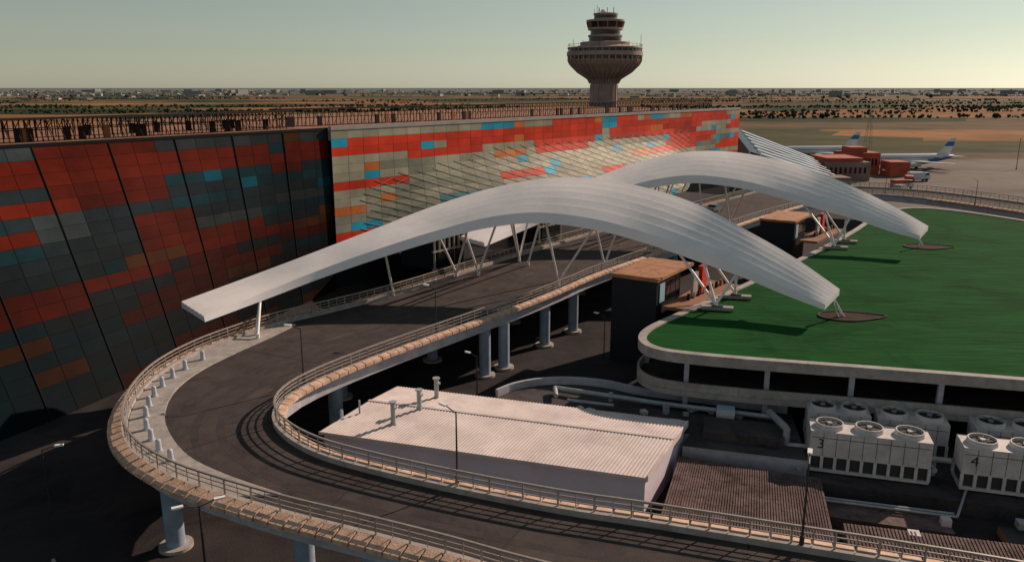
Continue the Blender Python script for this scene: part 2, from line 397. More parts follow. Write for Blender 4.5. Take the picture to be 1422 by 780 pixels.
def struts(sets,dx,dy,dz,parent):
    s=MB()
    for (bx,by,bz),tops in sets:
        s.cyl((bx+dx,by+dy,bz),(bx+dx,by+dy,bz+.5),.2,'white',n=10)
        for tx,ty in tops:
            u=under(tx,ty)
            s.cyl((bx+dx,by+dy,bz+.4),(u.x+dx,u.y+dy,u.z+dz+.1),.14,'white',n=10)
    o=s.build('canopy_struts'); o.parent=parent
SS=[((-24.9,73.8,6.6),[(-25.4,76.5)]),((-24.4,72.6,6.6),[(-25.2,76.0)]),((-13.8,89,6.6),[(-14.3,86.5)]),((-7.1,98.5,6.6),[(-9.6,93),(-4.6,93)]),((-4.3,98.8,6.6),[(-6.6,93.5),(-1,94)]),
    ((1,107.5,6.6),[(-1,97),(3,97.5),(0,92)]),((2.2,105,6.6),[(4.5,96)]),((5.6,92.6,6.9),[(4,89.8),(9.4,89.5)]),((12.2,102,6.9),[(9,97),(14.6,95.6)]),
    ((21.2,79.5,7.7),[(17.6,85),(23.5,80.5),(20,82.5)]),((24.5,84.2,7.7),[(20.5,88),(25,84.3)])]
struts(SS,0,0,0,can1); struts(SS[3:],25,32,.8,can2)
for (x,y) in((21.4,79.5),(24.6,84.1),(46.5,111.6),(49.8,116.2)):
    p=MB(); p.box((x,y,7.75),(3.2,.9,.35),'coping',-.25); p.box((x,y,7.98),(1.1,.6,.12),'dark',-.25); p.build('strut_footing')

# ------------------------------------------------------------------ parking deck with turf roof
GR=[(11.6,71.5),(11.6,66.6),(16.5,64.4),(31.6,60.9),(40.3,58.7),(80,48.5),(112,72),(100,112),(90,134),(84,148),(77,152.5),(68,146),(54,124.5),(38.8,104.7),(27,90),(16.7,77.8)]
gr=chaikin(GR,3)
gins=[tuple(p) for p in offs([Vector(p) for p in gr],.75,True)]
pk=MB()
pk.prism(gr,6.75,7.45,'concrete'); pk.sweep([(p[0],p[1],7.45) for p in gr],[(0,-.02),(0,.22),(.75,.22),(.75,-.02)],'concrete',True)
pk.prism(gr,3.75,4.25,'concrete','asphalt','concrete')
pk.sweep([(p[0],p[1],4.25) for p in gr],[(0,-.05),(0,.75),(.2,.75),(.2,-.05)],'concrete',True)
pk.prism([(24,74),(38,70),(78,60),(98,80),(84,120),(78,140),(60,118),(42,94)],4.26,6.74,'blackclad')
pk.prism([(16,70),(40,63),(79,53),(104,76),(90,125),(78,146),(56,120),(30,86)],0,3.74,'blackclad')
for i in range(10):
    x=15.4+6.55*i; y=66.0-(x-15.4)*.262
    pk.box((x,y,5.5),(.42,.42,2.49),'fascia',-.25); pk.box((x,y,1.87),(.42,.42,3.74),'fascia',-.25)
for (x,y) in((13,72.5),(18.5,78.5),(23,84)): pk.box((x,y,5.5),(.4,.4,2.49),'fascia')
pk.build('parking_building')
t=MB(); t.prism(gins,7.3,7.52,'green')
t.build('turf_roof_lawn')
def leaf(x,y,rx,ry,name='planter_opening'):
    p=MB(); pts=[]
    for k in range(40):
        a=2*math.pi*k/40; c=math.cos(a)
        pts.append((x+rx*c*(1.3 if c>0 else 1),y+ry*math.sin(a)*(1-.45*max(0,c))))
    p.prism(pts,7.4,7.56,'pit'); p.sweep([(q[0],q[1],7.53) for q in pts],[(0,-.02),(0,.13),(.12,.13),(.12,-.02)],'flat',True)
    p.cyl((x-1.0,y,7.5),(x-2.3,y-1.2,9.7),.1,'white'); p.cyl((x-.4,y,7.5),(x-2.1,y-.8,9.8),.1,'white')
    return p.build(name)
leaf(34,77,3.0,1.9); leaf(60.2,113,3.2,2.1)

def access(dx,dy):
    a=MB(); q=[(11.1,85.4),(15.6,82.7),(19.3,88.3),(14.9,91)]; q=[(x+dx,y+dy) for x,y in q]
    a.prism(q,0,9.7,'blackclad')
    r=[(10.9+dx,85.4+dy),(15.6+dx,82.4+dy),(21.4+dx,91+dy),(16.7+dx,94+dy)]
    a.prism(r,9.703,10.05,'wood')
    A=Vector((15.66+dx,82.72+dy));B=Vector((19.36+dx,88.3+dy)); d=(B-A); nn=Vector((d.y,-d.x)).normalized()
    for k in range(4):
        p=A+d*(.1+.22*k); e=A+d*(.1+.22*k+.2)
        a.prism([tuple(p),tuple(p+nn*.05),tuple(e+nn*.05),tuple(e)],7.2,9.3,'skylight' if k==0 else 'darkglass')
    ang=math.atan2(d.y,d.x)
    a.box((21.6+dx,87.4+dy,9.0),(.5,1.5,3.1),'red',ang+1.57); a.box((20.4+dx,85.8+dy,8.8),(.3,1.6,2.6),'concrete',ang+1.57)
    for k in range(5):
        p=A+d*(1.2+.12*k); a.cyl((p.x+1.2,p.y,7.3),(p.x+1.2,p.y,9.7),.08,'dark',n=6)
    a.prism([(16.2+dx,82+dy),(18.5+dx,80.6+dy),(27+dx,91.5+dy),(24+dx,94+dy)],6.9,7.25,'roof')
    for k in range(9):
        a.box((19.5+k*.75+dx,84.5+k*.95+dy,7.6),(.3,.3,.7),'roof' if k%2 else 'brownsteel',ang)
    a.build('parking_access_tower')
access(0,0); access(28,38)

# ------------------------------------------------------------------ terminal
tm=MB()
cols={'g':(.34,.33,.25),'g2':(.24,.25,.20),'r':(.60,.045,.02),'dr':(.42,.035,.018),'o':(.58,.17,.045),'c':(.02,.34,.52),'t':(.09,.23,.25)}
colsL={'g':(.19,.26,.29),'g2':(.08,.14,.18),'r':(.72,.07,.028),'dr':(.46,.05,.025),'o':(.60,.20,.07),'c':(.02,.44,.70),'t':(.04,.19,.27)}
A=Vector((-26.8,117));B=Vector((64.6,231.6)); LR=(B-A).length; dR=(B-A)/LR; nR=Vector((dR.y,-dR.x))
def sst(a,b,x):
    x=min(1,max(0,(x-a)/(b-a))); return x*x*(3-2*x)
def FR(s,t):
    bump=sst(.03,.42,s)*(1-sst(.62,.84,s))
    off=9.5*bump*sst(.12,1,t)**1.4+.6
    z=24-17.8*t
    p=A+dR*(s*LR)+nR*off
    return Vector((p.x,p.y,z))
A2=Vector((-26.8,117));B2=Vector((-51.7,80.8)); e2=(B2-A2).normalized(); LL=120; nL=Vector((-e2.y,e2.x))
if nL.y>0: nL=-nL
def FL(s,t):
    dd=s*LL; p=A2+e2*dd+nL*(t*17*(sst(-12,62,dd)-sst(-12,62,0)))
    return Vector((p.x,p.y,24-24*t))
def pick(ws):
    x=R()*sum(w for _,w in ws)
    for k,w_ in ws:
        x-=w_
        if x<=0: return k
    return ws[0][0]
def facade(Fn,nc,nr,wfun,dark,outn,cols,mname):
    backing=[[Fn(i/nc,j/nr) for j in range(nr+1)] for i in range(nc+1)]
    for i in range(nc):
        for j in range(nr):
            tm.poly([backing[i][j],backing[i+1][j],backing[i+1][j+1],backing[i][j+1]],'facframe')
    for j in range(nr):
        i=0
        while i<nc:
            ws=wfun((i+.5)/nc,(j+.5)/nr); k=pick(ws)
            run={'r':random.randint(2,9),'dr':random.randint(2,5),'o':random.randint(1,3),'c':random.choice((1,1,2)),'t':random.randint(1,4),'g':random.randint(1,5),'g2':random.randint(1,4)}[k]
            rj=.9+.2*R()
            for ii in range(i,min(nc,i+run)):
                a,b,c,d=backing[ii][j],backing[ii+1][j],backing[ii+1][j+1],backing[ii][j+1]
                ce=(a+b+c+d)/4; q=[ce+(p-ce)*.98 for p in(a,b,c,d)]
                n_=(b-a).cross(d-a).normalized()
                if n_.dot(Vector((outn.x,outn.y,0)))<0: n_=-n_
                jit=rj*(.88+.24*R()); cc=cols[k]; 
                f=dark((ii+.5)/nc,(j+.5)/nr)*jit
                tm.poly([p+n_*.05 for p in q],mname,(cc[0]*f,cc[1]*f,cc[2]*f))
            i+=run
def wR(s,t):
    if s>.8: return [('g',5),('g2',2),('r',3),('o',1.4),('c',1.4),('t',.8)]
    if t<.07: return [('g',6),('o',1.5),('c',1.2),('r',.8)]
    if t<.20+.16*s: return [('r',8),('dr',1),('g',2.0),('o',1.0),('c',1.6)]
    if t<.45: return [('r',3.0 if s<.35 else 1.2),('g',6),('g2',2),('o',1.8),('c',2.2)]
    if t>.86 and s<.3: return [('r',6),('dr',2),('g2',1)]
    return [('g',7),('g2',3),('o',1.6),('c',1.7),('r',1.0),('t',.6)]
def wL(s,t):
    if t<.05: return [('g',4),('dr',1.5),('o',.7)]
    if t<.17: return [('r',6),('dr',3),('o',1.5),('g2',2),('t',.6)]
    if t<.42: return [('g2',6),('g',3),('t',3),('c',1.3),('dr',.5),('r',.4)]
    if t<.48: return [('o',2),('r',2),('g2',4),('t',1),('c',.5)]
    if t<.66: return [('r',4.5),('dr',3),('o',2),('g2',2.0),('t',.8)]
    if t<.8: return [('g2',4),('dr',3),('t',2),('o',1),('c',.4)]
    return [('g2',4),('t',3),('o',1.2),('dr',1.5),('c',.5)]
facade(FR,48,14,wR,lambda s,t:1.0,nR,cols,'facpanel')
facade(FL,44,18,wL,lambda s,t:(.20-.165*sst(.10,.85,t))*(1-.45*sst(.0,.30,.36-s)),nL,colsL,'facshade')  # shade painted into the left wing's panel colours, deeper toward the bottom
def tube(pts,r,m):
    for a,b in zip(pts[:-1],pts[1:]): tm.cyl(a,b,r,m,n=5,caps=False)
for k in range(-14,40):
    s0=k/38
    for sl in(.40,-.40):
        pts=[]
        for i in range(17):
            t_=.20+i/16*.80
            s_=s0+sl*(t_-.20)**1.15
            if .03<s_<.80 and t_>.20+.9*max(0,(.30-s_)):
                p=FR(s_,t_); pts.append(p+Vector((nR.x,nR.y,.3))*.09)
        if len(pts)>2: tube(pts,.035,'mullion')
# structural fins on the wing with painted-in shade
for k in range(1,15):
    pts=[FL(k*3/44,j/9)+Vector((nL.x,nL.y,.15))*.10 for j in range(10)]
    tube(pts,.07,'facframe')
back=Vector((-nR.x,-nR.y)); 
roofp=[tuple(A+nR*.6),tuple(B+nR*.6),tuple(B+back*62),tuple(A+back*62)]
tm.prism(roofp,22.5,24.0,'coping','roof')
L0=A2;L1=A2+e2*LL
roofl=[tuple(L0),tuple(L0-nL*58),tuple(L1-nL*58),tuple(L1)]
tm.prism(roofl,22.4,23.97,'coping','roof')
def beam(a,b,z0,z1,w0,w1,nn,m): 
    tm.prism([tuple(a+nn*w0),tuple(b+nn*w0),tuple(b+nn*w1),tuple(a+nn*w1)],z0,z1,m)
beam(A,B,24.0,24.55,.2,.75,nR,'coping'); beam(L0,L1,23.98,24.35,-.35,.12,nL,'facframe')
tm.prism([tuple(A-nR*1),tuple(B-nR*1),tuple(B+back*60),tuple(A+back*60)],0,22.4,'blackclad')
tm.prism([tuple(L0-nL*2.5),tuple(L1-nL*2.5),tuple(L1-nL*57),tuple(L0-nL*57)],0,22.3,'blackclad')
for j in range(14):
    for i in range(6):
        a=B-nR*(i*3.4)+dR*.08; b_=B-nR*(i*3.4+3.2)+dR*.08; z1=24-1.27*j; z0=z1-1.2; k=pick([('g',5),('r',2),('o',1),('c',.6)]); cc=cols[k]
        tm.poly([(a.x,a.y,z0),(b_.x,b_.y,z0),(b_.x,b_.y,z1),(a.x,a.y,z1)],'facpanel',cc)
tm.prism([tuple(A+nR*.2+dR*8),tuple(A+nR*20+dR*0),tuple(A+nR*20+dR*95),tuple(A+nR*.2+dR*95)],5.9,6.4,'blackclad')
tm.build('airport_terminal')
rs=MB()
def screen(a,b,zb,h,step):
    L=(b-a).length;d=(b-a)/L;nn=Vector((-d.y,d.x)); k=0
    x=0
    while x<L:
        p=a+d*x; 
        rs.cyl((p.x,p.y,zb),(p.x,p.y,zb+h),.07,'brownsteel',n=5,caps=False)
        if k%2==0:
            q=p+nn*1.6; rs.cyl((q.x,q.y,zb),(p.x,p.y,zb+h),.05,'brownsteel',n=4,caps=False)
            rs.cyl((p.x,p.y,zb+h*.5),(q.x,q.y,zb+h),.05,'brownsteel',n=4,caps=False)
        if R()<.18:
            rs.box((p.x+.3,p.y+.2,zb+h*.3),(.8,.3,h*.6),'roof' if R()<.25 else 'brownsteel',math.atan2(d.y,d.x))
        x+=step; k+=1
    rs.prism([tuple(a-nn*.1),tuple(b-nn*.1),tuple(b+nn*2.0),tuple(a+nn*2.0)],zb+h,zb+h+.2,'brownsteel')
    rs.prism([tuple(a-nn*.05),tuple(b-nn*.05),tuple(b+nn*.05),tuple(a+nn*.05)],zb+h*.5,zb+h*.5+.1,'brownsteel')
screen(L0-nL*9,L1-nL*9,24.0,2.5,.6); screen(A-nR*12,B-nR*8,24.0,2.6,.75)
screen(L0-nL*16,L1-nL*20,24.0,2.2,1.2)
rs.build('rooftop_pergola_screen')

def portal(c):
    p=MB(); x,y=c; ang=math.atan2(dR.y,dR.x); 
    for i in range(7):
        q=Vector((x,y))+dR*(i-3)*.95; p.box((q.x,q.y,8.7),(.14,.3,4.5),'mullion',ang)
    for z in(6.5,8.9,10.9): p.box((x,y,z),(6.4,.34,.2),'mullion',ang)
    q=Vector((x,y))-nR*3.2; p.box((q.x,q.y,8.6),(6,6,4.3),'blackclad',ang)
    for i in range(3):
        q=Vector((x,y))+dR*(i-1)*1.7+nR*.2; p.box((q.x,q.y,7.6),(1.5,.06,2.1),'darkglass',ang)
    p.build('entrance_portal')
portal((-8.5,105)); portal((6,124)); portal((24,148))

# ------------------------------------------------------------------ metal shed
sh=MB(); FLs,FRs,BRs,BLs=Vector((-15,58.6)),Vector((9.4,51)),Vector((14.0,59.9)),Vector((-10.4,67.5))
sh.prism([tuple(p) for p in(FLs,FRs,BRs,BLs)],0,3.2,'shedwall')
ux=(FRs-FLs).normalized(); uy=(BLs-FLs).normalized(); LX=(FRs-FLs).length; LY=(BLs-FLs).length
nrib=96
for i in range(nrib):
    x0=-.25+(LX+.5)*i/nrib; x1=-.25+(LX+.5)*(i+1)/nrib
    def pt(x,y,z): 
        p=FLs+ux*x+uy*y; return (p.x,p.y,z)
    def zz(y): return 3.42+.45*(y/LY if y<LY*.62 else .62-(y/LY-.62)*.6)
    for ya,yb in((-.3,LY*.62),(LY*.62,LY+.3)):
        hh=.045
        for xa,xb,ha,hb in((x0,x0+.12,0,0),(x0+.12,x0+.15,0,hh),(x0+.15,x1-.03,hh,hh),(x1-.03,x1,hh,0)):
            sh.poly([pt(xa,ya,zz(ya)+ha),pt(xb,ya,zz(ya)+hb),pt(xb,yb,zz(yb)+hb),pt(xa,yb,zz(yb)+ha)],'shedroof')
q=[FLs-ux*.27-uy*.32,FRs+ux*.27-uy*.32,FRs+ux*.27-uy*.28,FLs-ux*.27-uy*.28]; sh.prism([tuple(p) for p in q],3.2,3.45,'shedroof')
q=[FRs+ux*.23-uy*.3,FRs+ux*.28-uy*.3,BRs+ux*.28+uy*.3,BRs+ux*.23+uy*.3]; sh.prism([tuple(p) for p in q],3.15,3.62,'shedroof')
sh.poly([(*(FRs+ux*.01),3.2),(*(BRs+ux*.01),3.2),(*(BRs+ux*.01),3.7),(*(FRs+uy*LY*.62+ux*.01),3.7),(*(FRs+ux*.01),3.42)],'shedwall')
a_,b_=FLs+uy*LY*.62,FRs+uy*LY*.62
sh.prism([tuple(a_-uy*.14-ux*.27),tuple(b_-uy*.14+ux*.27),tuple(b_+uy*.14+ux*.27),tuple(a_+uy*.14-ux*.27)],3.72,3.775,'shedroof')
for x,y,h in((-12.7,61.6,1.3),(-9.6,59.6,1.9),(-7.8,62.3,1.9),(-6.6,65,1.9)):
    sh.cyl((x,y,3.4),(x,y,3.5+h),.2 if h>1.5 else .08,'pipe',n=14)
    if h>1.5:
        sh.cyl((x,y,3.5+h),(x,y,3.6+h),.33,'pipe',n=14); sh.cyl((x,y,3.4),(x,y,3.8),.36,'pipe',.22,n=14); sh.cyl((x+.1,y,3.4+h*.8),(x+.1,y,3.55+h*.8),.26,'pipe',n=14)
sh.build('metal_shed')

# ------------------------------------------------------------------ low roofs, yard plant
def corrug(name,q,z,nr,m):
    c=MB(); q=[Vector(p) for p in q]; c.prism([tuple(p) for p in q],0,z-.06,m)
    for i in range(nr):
        a0=q[0].lerp(q[1],i/nr);a1=q[0].lerp(q[1],(i+.6)/nr);b0=q[3].lerp(q[2],i/nr);b1=q[3].lerp(q[2],(i+.6)/nr)
        nj=7
        for j in range(nj):
            t0,t1=j/nj,(j+.985)/nj; zz_=z+(R()-.5)*.02
            c.prism([tuple(a0.lerp(b0,t0)),tuple(a1.lerp(b1,t0)),tuple(a1.lerp(b1,t1)),tuple(a0.lerp(b0,t1))],z-.055,zz_,m)
    c.build(name)
corrug('corrugated_roof',[(9.6,47.0),(20.2,43.6),(22.9,53.6),(13.2,57.4)],1.9,60,'rust')
corrug('corrugated_roof',[(20.6,41.5),(42,35),(45,43),(22.6,48.6)],1.2,100,'rust')
lo=MB(); pl=[(-1.4,68.6),(.2,70.3),(2.6,71.5),(5.5,71.8),(9,70.9),(13,68.6),(24.5,64.6),(22.6,55.6),(13.6,58.2),(14.6,60.4),(-8,67.6)]
lo.prism(pl,0,2.3,'fascia','flat'); lo.sweep([(p[0],p[1],2.3) for p in catmull(pl[:7],.8)],[(-.15,-.02),(-.15,.7),(.15,.7),(.15,-.02)],'fascia')
lo.prism([(15.5,59.5),(21.5,57.8),(22.3,60.8),(16.3,62.5)],2.31,3.0,'flat'); 
for p0,p1,r in(((4,69.5,2.8),(12.5,66,2.8),.22),((12.5,66,2.8),(22.5,62.6,2.8),.22),((4,69.5,2.8),(4,67.5,2.8),.22),((5,66.8,2.7),(9,65.5,2.7),.14),((22.5,62.6,2.8),(22.5,60.5,3),.22),((9,67.5,2.3),(9,67.5,3.1),.2),((13.5,64.8,2.3),(13.5,64.8,3),.3)):
    lo.cyl(p0,p1,r,'pipe',n=12)
lo.box((18.3,63.3,2.9),(1.5,1.2,1.0),'chiller',-.25,'skylight'); lo.box((13.6,61.4,2.7),(1,.8,.7),'chiller',-.3)
for k in range(14):
    lo.box((6+R()*14,63.5+R()*2.2,2.45),(.3+.5*R(),.3+.3*R(),.3),'pipe' if k%2 else 'chiller',R())
lo.build('plant_room_roof')
pf=MB(); pf.prism([(22.6,54.6),(60,43.5),(63,53.5),(25.6,64)],0,1.1,'flat'); 
pf.prism([(21.5,50.5),(30,48),(30.6,51),(22,53.4)],0,.7,'flat','rust'); pf.prism([(33,46.5),(44,43.4),(44.6,46.2),(33.6,49.2)],0,.6,'roof','flat')
for k in range(7): pf.box((24.5+R()*16,50.5-R()*3-k*.3,.95),(.5+.6*R(),.4+.4*R(),.5),'pipe' if k%2 else 'chiller',-.25)
for a,b in(((22,52.2,1.0),(31,49.7,1.0)),((22,52.6,1.0),(31,50.1,1.0)),((31,49.7,1.0),(34,53.8,1.3))): pf.cyl(a,b,.09,'pipe',n=8)
pf.build('plant_platform')
def chiller(x,y,ang,L,num=None,fans=3,H=3.3):
    c=MB(); ux=Vector((math.cos(ang),math.sin(ang))); uy=Vector((-ux.y,ux.x)); W=2.5; z0=1.25
    def P(a,b): p=Vector((x,y))+ux*a+uy*b; return p.x,p.y
    px,py=P(L/2,W/2); c.box((px,py,z0+.12),(L,W,.24),'chiller',ang)
    c.box((px,py,z0+.75),(L-.3,W-.3,1.0),'chillerdark',ang)
    c.box((px,py,z0+1.25+(H-1.25)/2),(L,W,H-1.25),'chiller',ang)
    for k in range(fans*3+1):
        a=L*k/(fans*3)
        for bb in(0,W): 
            q=P(min(L-.06,max(.06,a)),bb); c.box((*q,z0+.74),(.22,.14,1.02),'chiller',ang)
        if 0<k<fans*3:
            q=P(a,-.01); c.box((*q,z0+1.25+(H-1.25)/2),(.03,.02,H-1.4),'chillerdark',ang)
    q=P(L/2,-.012); c.box((*q,z0+H-.5),(L-.2,.02,.04),'chillerdark',ang)
    for bb in(.5,W-.5):
        q=P(L+.01,bb); c.box((*q,z0+H-1),(.03,.7,1.2),'chillerdark',ang)
    for k in range(fans):
        q=P(L*(k+.5)/fans,W/2)
        n_=28; r=W*.38
        c.lathe((q[0],q[1],z0+H),[(r*1.12,0,'chiller'),(r*1.05,.36,'chiller'),(r*.97,.36,'chiller'),(r*.95,.10,'chillerdark'),(.02,.10,'chillerdark')],n_)
        for m_ in range(4):
            a=m_*math.pi/4+.2; c.box((q[0],q[1],z0+H+.31),(r*1.9,.03,.02),'chillerdark',a)
        for m_ in range(6):
            a=m_*math.pi/3+R(); c.box((q[0]+.45*r*math.cos(a),q[1]+.45*r*math.sin(a),z0+H+.2),(r*.75,.22,.03),'chillerdark',a)
        c.cyl((q[0],q[1],z0+H+.1),(q[0],q[1],z0+H+.33),.2,'pipe',n=12)
    o=c.build('rooftop_chiller')
    if num:
        cu=bpy.data.curves.new('unit_number','FONT'); cu.body=num; cu.size=1.1; cu.extrude=.005
        cu.materials.append(M['dark']); t_=bpy.data.objects.new('unit_number',cu); scene.collection.objects.link(t_)
        q=P(.5,-.03); t_.location=(q[0],q[1],z0+H-1.35); t_.rotation_euler=(math.pi/2,0,ang); t_.parent=o
    return o
an=math.atan2(-2.4,8.2)
chiller(22.9,56.2,an,8.5,'3'); chiller(33.0,53.2,an,8.5,'4'); chiller(43.2,50.2,an,8.5)
chiller(24.3,60.6,an,4.8,None,2,3.0); chiller(29.4,59.1,an,5.2,None,2,3.0); chiller(36.2,57.2,an,5,None,2,3.0)
pp=MB()
for a,b,r in(((21.9,58.5,2.2),(24.0,58.0,2.2),.28),((21.9,58.5,2.2),(21.9,58.5,3.6),.28),((21.9,58.5,3.6),(21.6,62,3.6),.28),((31.4,55.5,2.6),(33.2,55,2.6),.22),((31.6,54.2,2.2),(31.6,58,2.2),.22),((22,55.4,1.6),(22,62,1.6),.18),((32.2,55.5,1.2),(32.2,55.5,2.6),.2)):
    pp.cyl(a,b,r,'pipe',n=12)
pp.build('chiller_pipework')

# ------------------------------------------------------------------ control tower
tw=MB(); c=(33.8,300,0)
T='tower';D='towerdark'
tw.lathe(c,[(4.9,0,T),(4.9,30,T),(5.0,32.2,T),(5.8,33.2,T),(9.6,35.6,T),(12.2,38.2,T),(12.9,39.4,T),(12.9,39.9,D),(12.9,40.9,T),(13.8,41.2,T),(13.8,42.6,D),(13.0,42.7,D),(13.0,43.6,T),(13.6,43.6,T),(13.6,44.1,T),(11,44.2,T),(9.0,44.9,T),(9.0,45.9,T),(8.6,46,T),(5.9,46.1,D),(5.9,47.6,T),(6.2,47.8,T),(6.2,48.4,T),(5.4,48.6,D),(5.4,50.0,T),(6.3,50.2,T),(6.3,50.9,D),(6.8,52.9,T),(6.9,53.0,T),(6.9,53.6,T),(4.2,53.8,T),(4.2,54.2,D),(4.2,55.2,T),(4.4,55.3,T),(4.4,55.9,T),(.05,56.1,T)],48)
for k in range(36):
    a=2*math.pi*k/36; ca,sa=math.cos(a),math.sin(a)
    pr=[(5.2,31.5),(6.1,33.1),(9.95,35.5),(12.6,38.1),(13.3,39.4),(13.3,41.1)]
    for (r0,z0),(r1,z1) in zip(pr[:-1],pr[1:]): tw.cyl((c[0]+r0*ca,c[1]+r0*sa,z0),(c[0]+r1*ca,c[1]+r1*sa,z1),.28,T,n=5,caps=False)
    tw.box((c[0]+13.3*ca,c[1]+13.3*sa,43.2),(.18,.3,1.0),T,a)
    tw.cyl((c[0]+13.4*ca,c[1]+13.4*sa,44),(c[0]+13.4*ca,c[1]+13.4*sa,45.1),.06,T,n=4)
    if k%3==0:
        tw.cyl((c[0]+6.35*ca,c[1]+6.35*sa,50.9),(c[0]+6.85*ca,c[1]+6.85*sa,52.9),.15,T,n=5)
        tw.box((c[0]+5.0*ca,c[1]+5.0*sa,15.5),(.25,.5,31),T,a)
tw.sweep([(c[0]+13.4*math.cos(a*math.pi/24),c[1]+13.4*math.sin(a*math.pi/24),45.1) for a in range(48)],[(-.05,-.05),(-.05,.05),(.05,.05),(.05,-.05)],T,True)
for k in range(18):
    a=R()*6.28; r=13 if k<11 else 4+R()*3; zb=44 if k<11 else 53.6; tw.cyl((c[0]+r*math.cos(a),c[1]+r*math.sin(a),zb),(c[0]+r*math.cos(a),c[1]+r*math.sin(a),zb+1.8+3*R()),.09,D,n=4)
for dx in(-2.5,.5,2.8): tw.cyl((c[0]+dx,c[1],55.9),(c[0]+dx,c[1],58.0),.12,D,n=5)
tw.lathe((c[0]-1,c[1]-1,56),[(1,0,'white'),(1.1,.6,'white'),(.6,1.1,'white'),(.02,1.25,'white')],12)
tw.build('control_tower',35)

# ------------------------------------------------------------------ far airport buildings
g=MB()
def slab(x0,x1,y0,y1,z0,z1,m): g.box(((x0+x1)/2,(y0+y1)/2,(z0+z1)/2),(x1-x0,y1-y0,z1-z0),m)
X0,X1=73,101; YF,YB=246,272
def zf(x): return 11.0-(x-X0)/(X1-X0)*8.5
def zb(x): return 18.0-(x-X0)/(X1-X0)*10.5
def zp(x,y): t=(y-YF)/(YB-YF); return zf(x)*(1-t)+zb(x)*t
g.poly([(X0,YF,0),(X1,YF,0),(X1,YF,zf(X1)),(X0,YF,zf(X0))],'blackclad'); g.poly([(X1,YF,0),(X1,YB,0),(X1,YB,zb(X1)),(X1,YF,zf(X1))],'tan')
g.poly([(X0,YF,zf(X0)),(X1,YF,zf(X1)),(X1,YB,zb(X1)),(X0,YB,zb(X0))],'darkglass'); g.poly([(X0,YB,0),(X1,YB,0),(X1,YB,zb(X1)),(X0,YB,zb(X0))],'tan'); g.poly([(X0,YF,0),(X0,YB,0),(X0,YB,zb(X0)),(X0,YF,zf(X0))],'tan')
for k in range(7):
    y=YF+.6+k*3.7; y2=min(YB,y+1.3); g.poly([(X0+4,y,zp(X0+4,y)+.2),(X1+1,y,zp(X1+1,y)+.2),(X1+1,y2,zp(X1+1,y2)+.2),(X0+4,y2,zp(X0+4,y2)+.2)],'lvwhite')
for k in range(9):
    x=X0+k*3.4; g.cyl((x,YF-.1,0),(x,YF-.1,zf(x)),.18,'lvwhite',n=5)
    g.cyl((x,YF-.1,zf(x)),(min(X1,x+3.4),YF-.1,1),.14,'lvwhite',n=5)
g.build('louvred_concourse')
g=MB()
slab(103,118,262,280,0,6.2,'tan'); slab(104,116,263.5,279,6.2,7.4,'terra'); slab(119,131,284,296,0,7.5,'terra'); slab(131.2,138,276,284,0,5,'terra'); slab(121,127,286,294,7.5,9.3,'terra'); slab(92,101,236,244,0,4,'tan')
for k in range(9): slab(103+k*1.6,103.8+k*1.6,261.9,262,2.5,4.5,'darkglass'); slab(119.6+k*1.2,120.2+k*1.2,283.9,284,3,5.5,'darkglass')
g.build('cargo_building')
def truck(x,y,ang,paint,load):
    c=MB()
    c.box((-.8,0,1.9),(5,2.3,2.2),load); c.box((0,0,.7),(7,2,.25),'dark'); c.box((2.7,0,1.35),(1.6,2.2,1.5),paint)
    c.prism([(2.2,-1.05),(3.2,-1.05),(3.2,1.05),(2.2,1.05)],2.1,2.7,'darkglass'); c.box((2.6,0,2.78),(1.2,2.1,.12),paint)
    for wx in(-2.3,2.4):
        for sg in(-1,1): c.cyl((wx,sg*.8,.5),(wx,sg*1.12,.5),.5,'tyre',n=14)
    o=c.build('airport_service_truck'); o.location=(x,y,0); o.rotation_euler=(0,0,ang)
for x,y,a,p_,l_ in((118,240,.3,'carwhite','terra'),(126,252,1.2,'carred','terra'),(134,262,.1,'carwhite','lvwhite'),(112,228,.8,'carwhite','carsilver')): truck(x,y,a,p_,l_)
g=MB(); mx_,my_=173,390
for sx_,sy_ in((-1,-1),(1,-1),(1,1),(-1,1)): g.cyl((mx_+sx_*1.6,my_+sy_*1.6,0),(mx_+sx_*.3,my_+sy_*.3,20),.10,'steelrail',n=4)
for k in range(9):
    r0=1.6-1.3*k/9;r1=1.6-1.3*(k+1)/9; z0=20*k/9;z1=20*(k+1)/9
    for (a1,b1),(a2,b2) in(((-1,-1),(1,-1)),((1,-1),(1,1)),((-1,1),(1,1)),((-1,-1),(-1,1))):
        g.cyl((mx_+a1*r0,my_+b1*r0,z0),(mx_+a2*r1,my_+b2*r1,z1),.05,'steelrail',n=4)
g.build('lattice_mast')

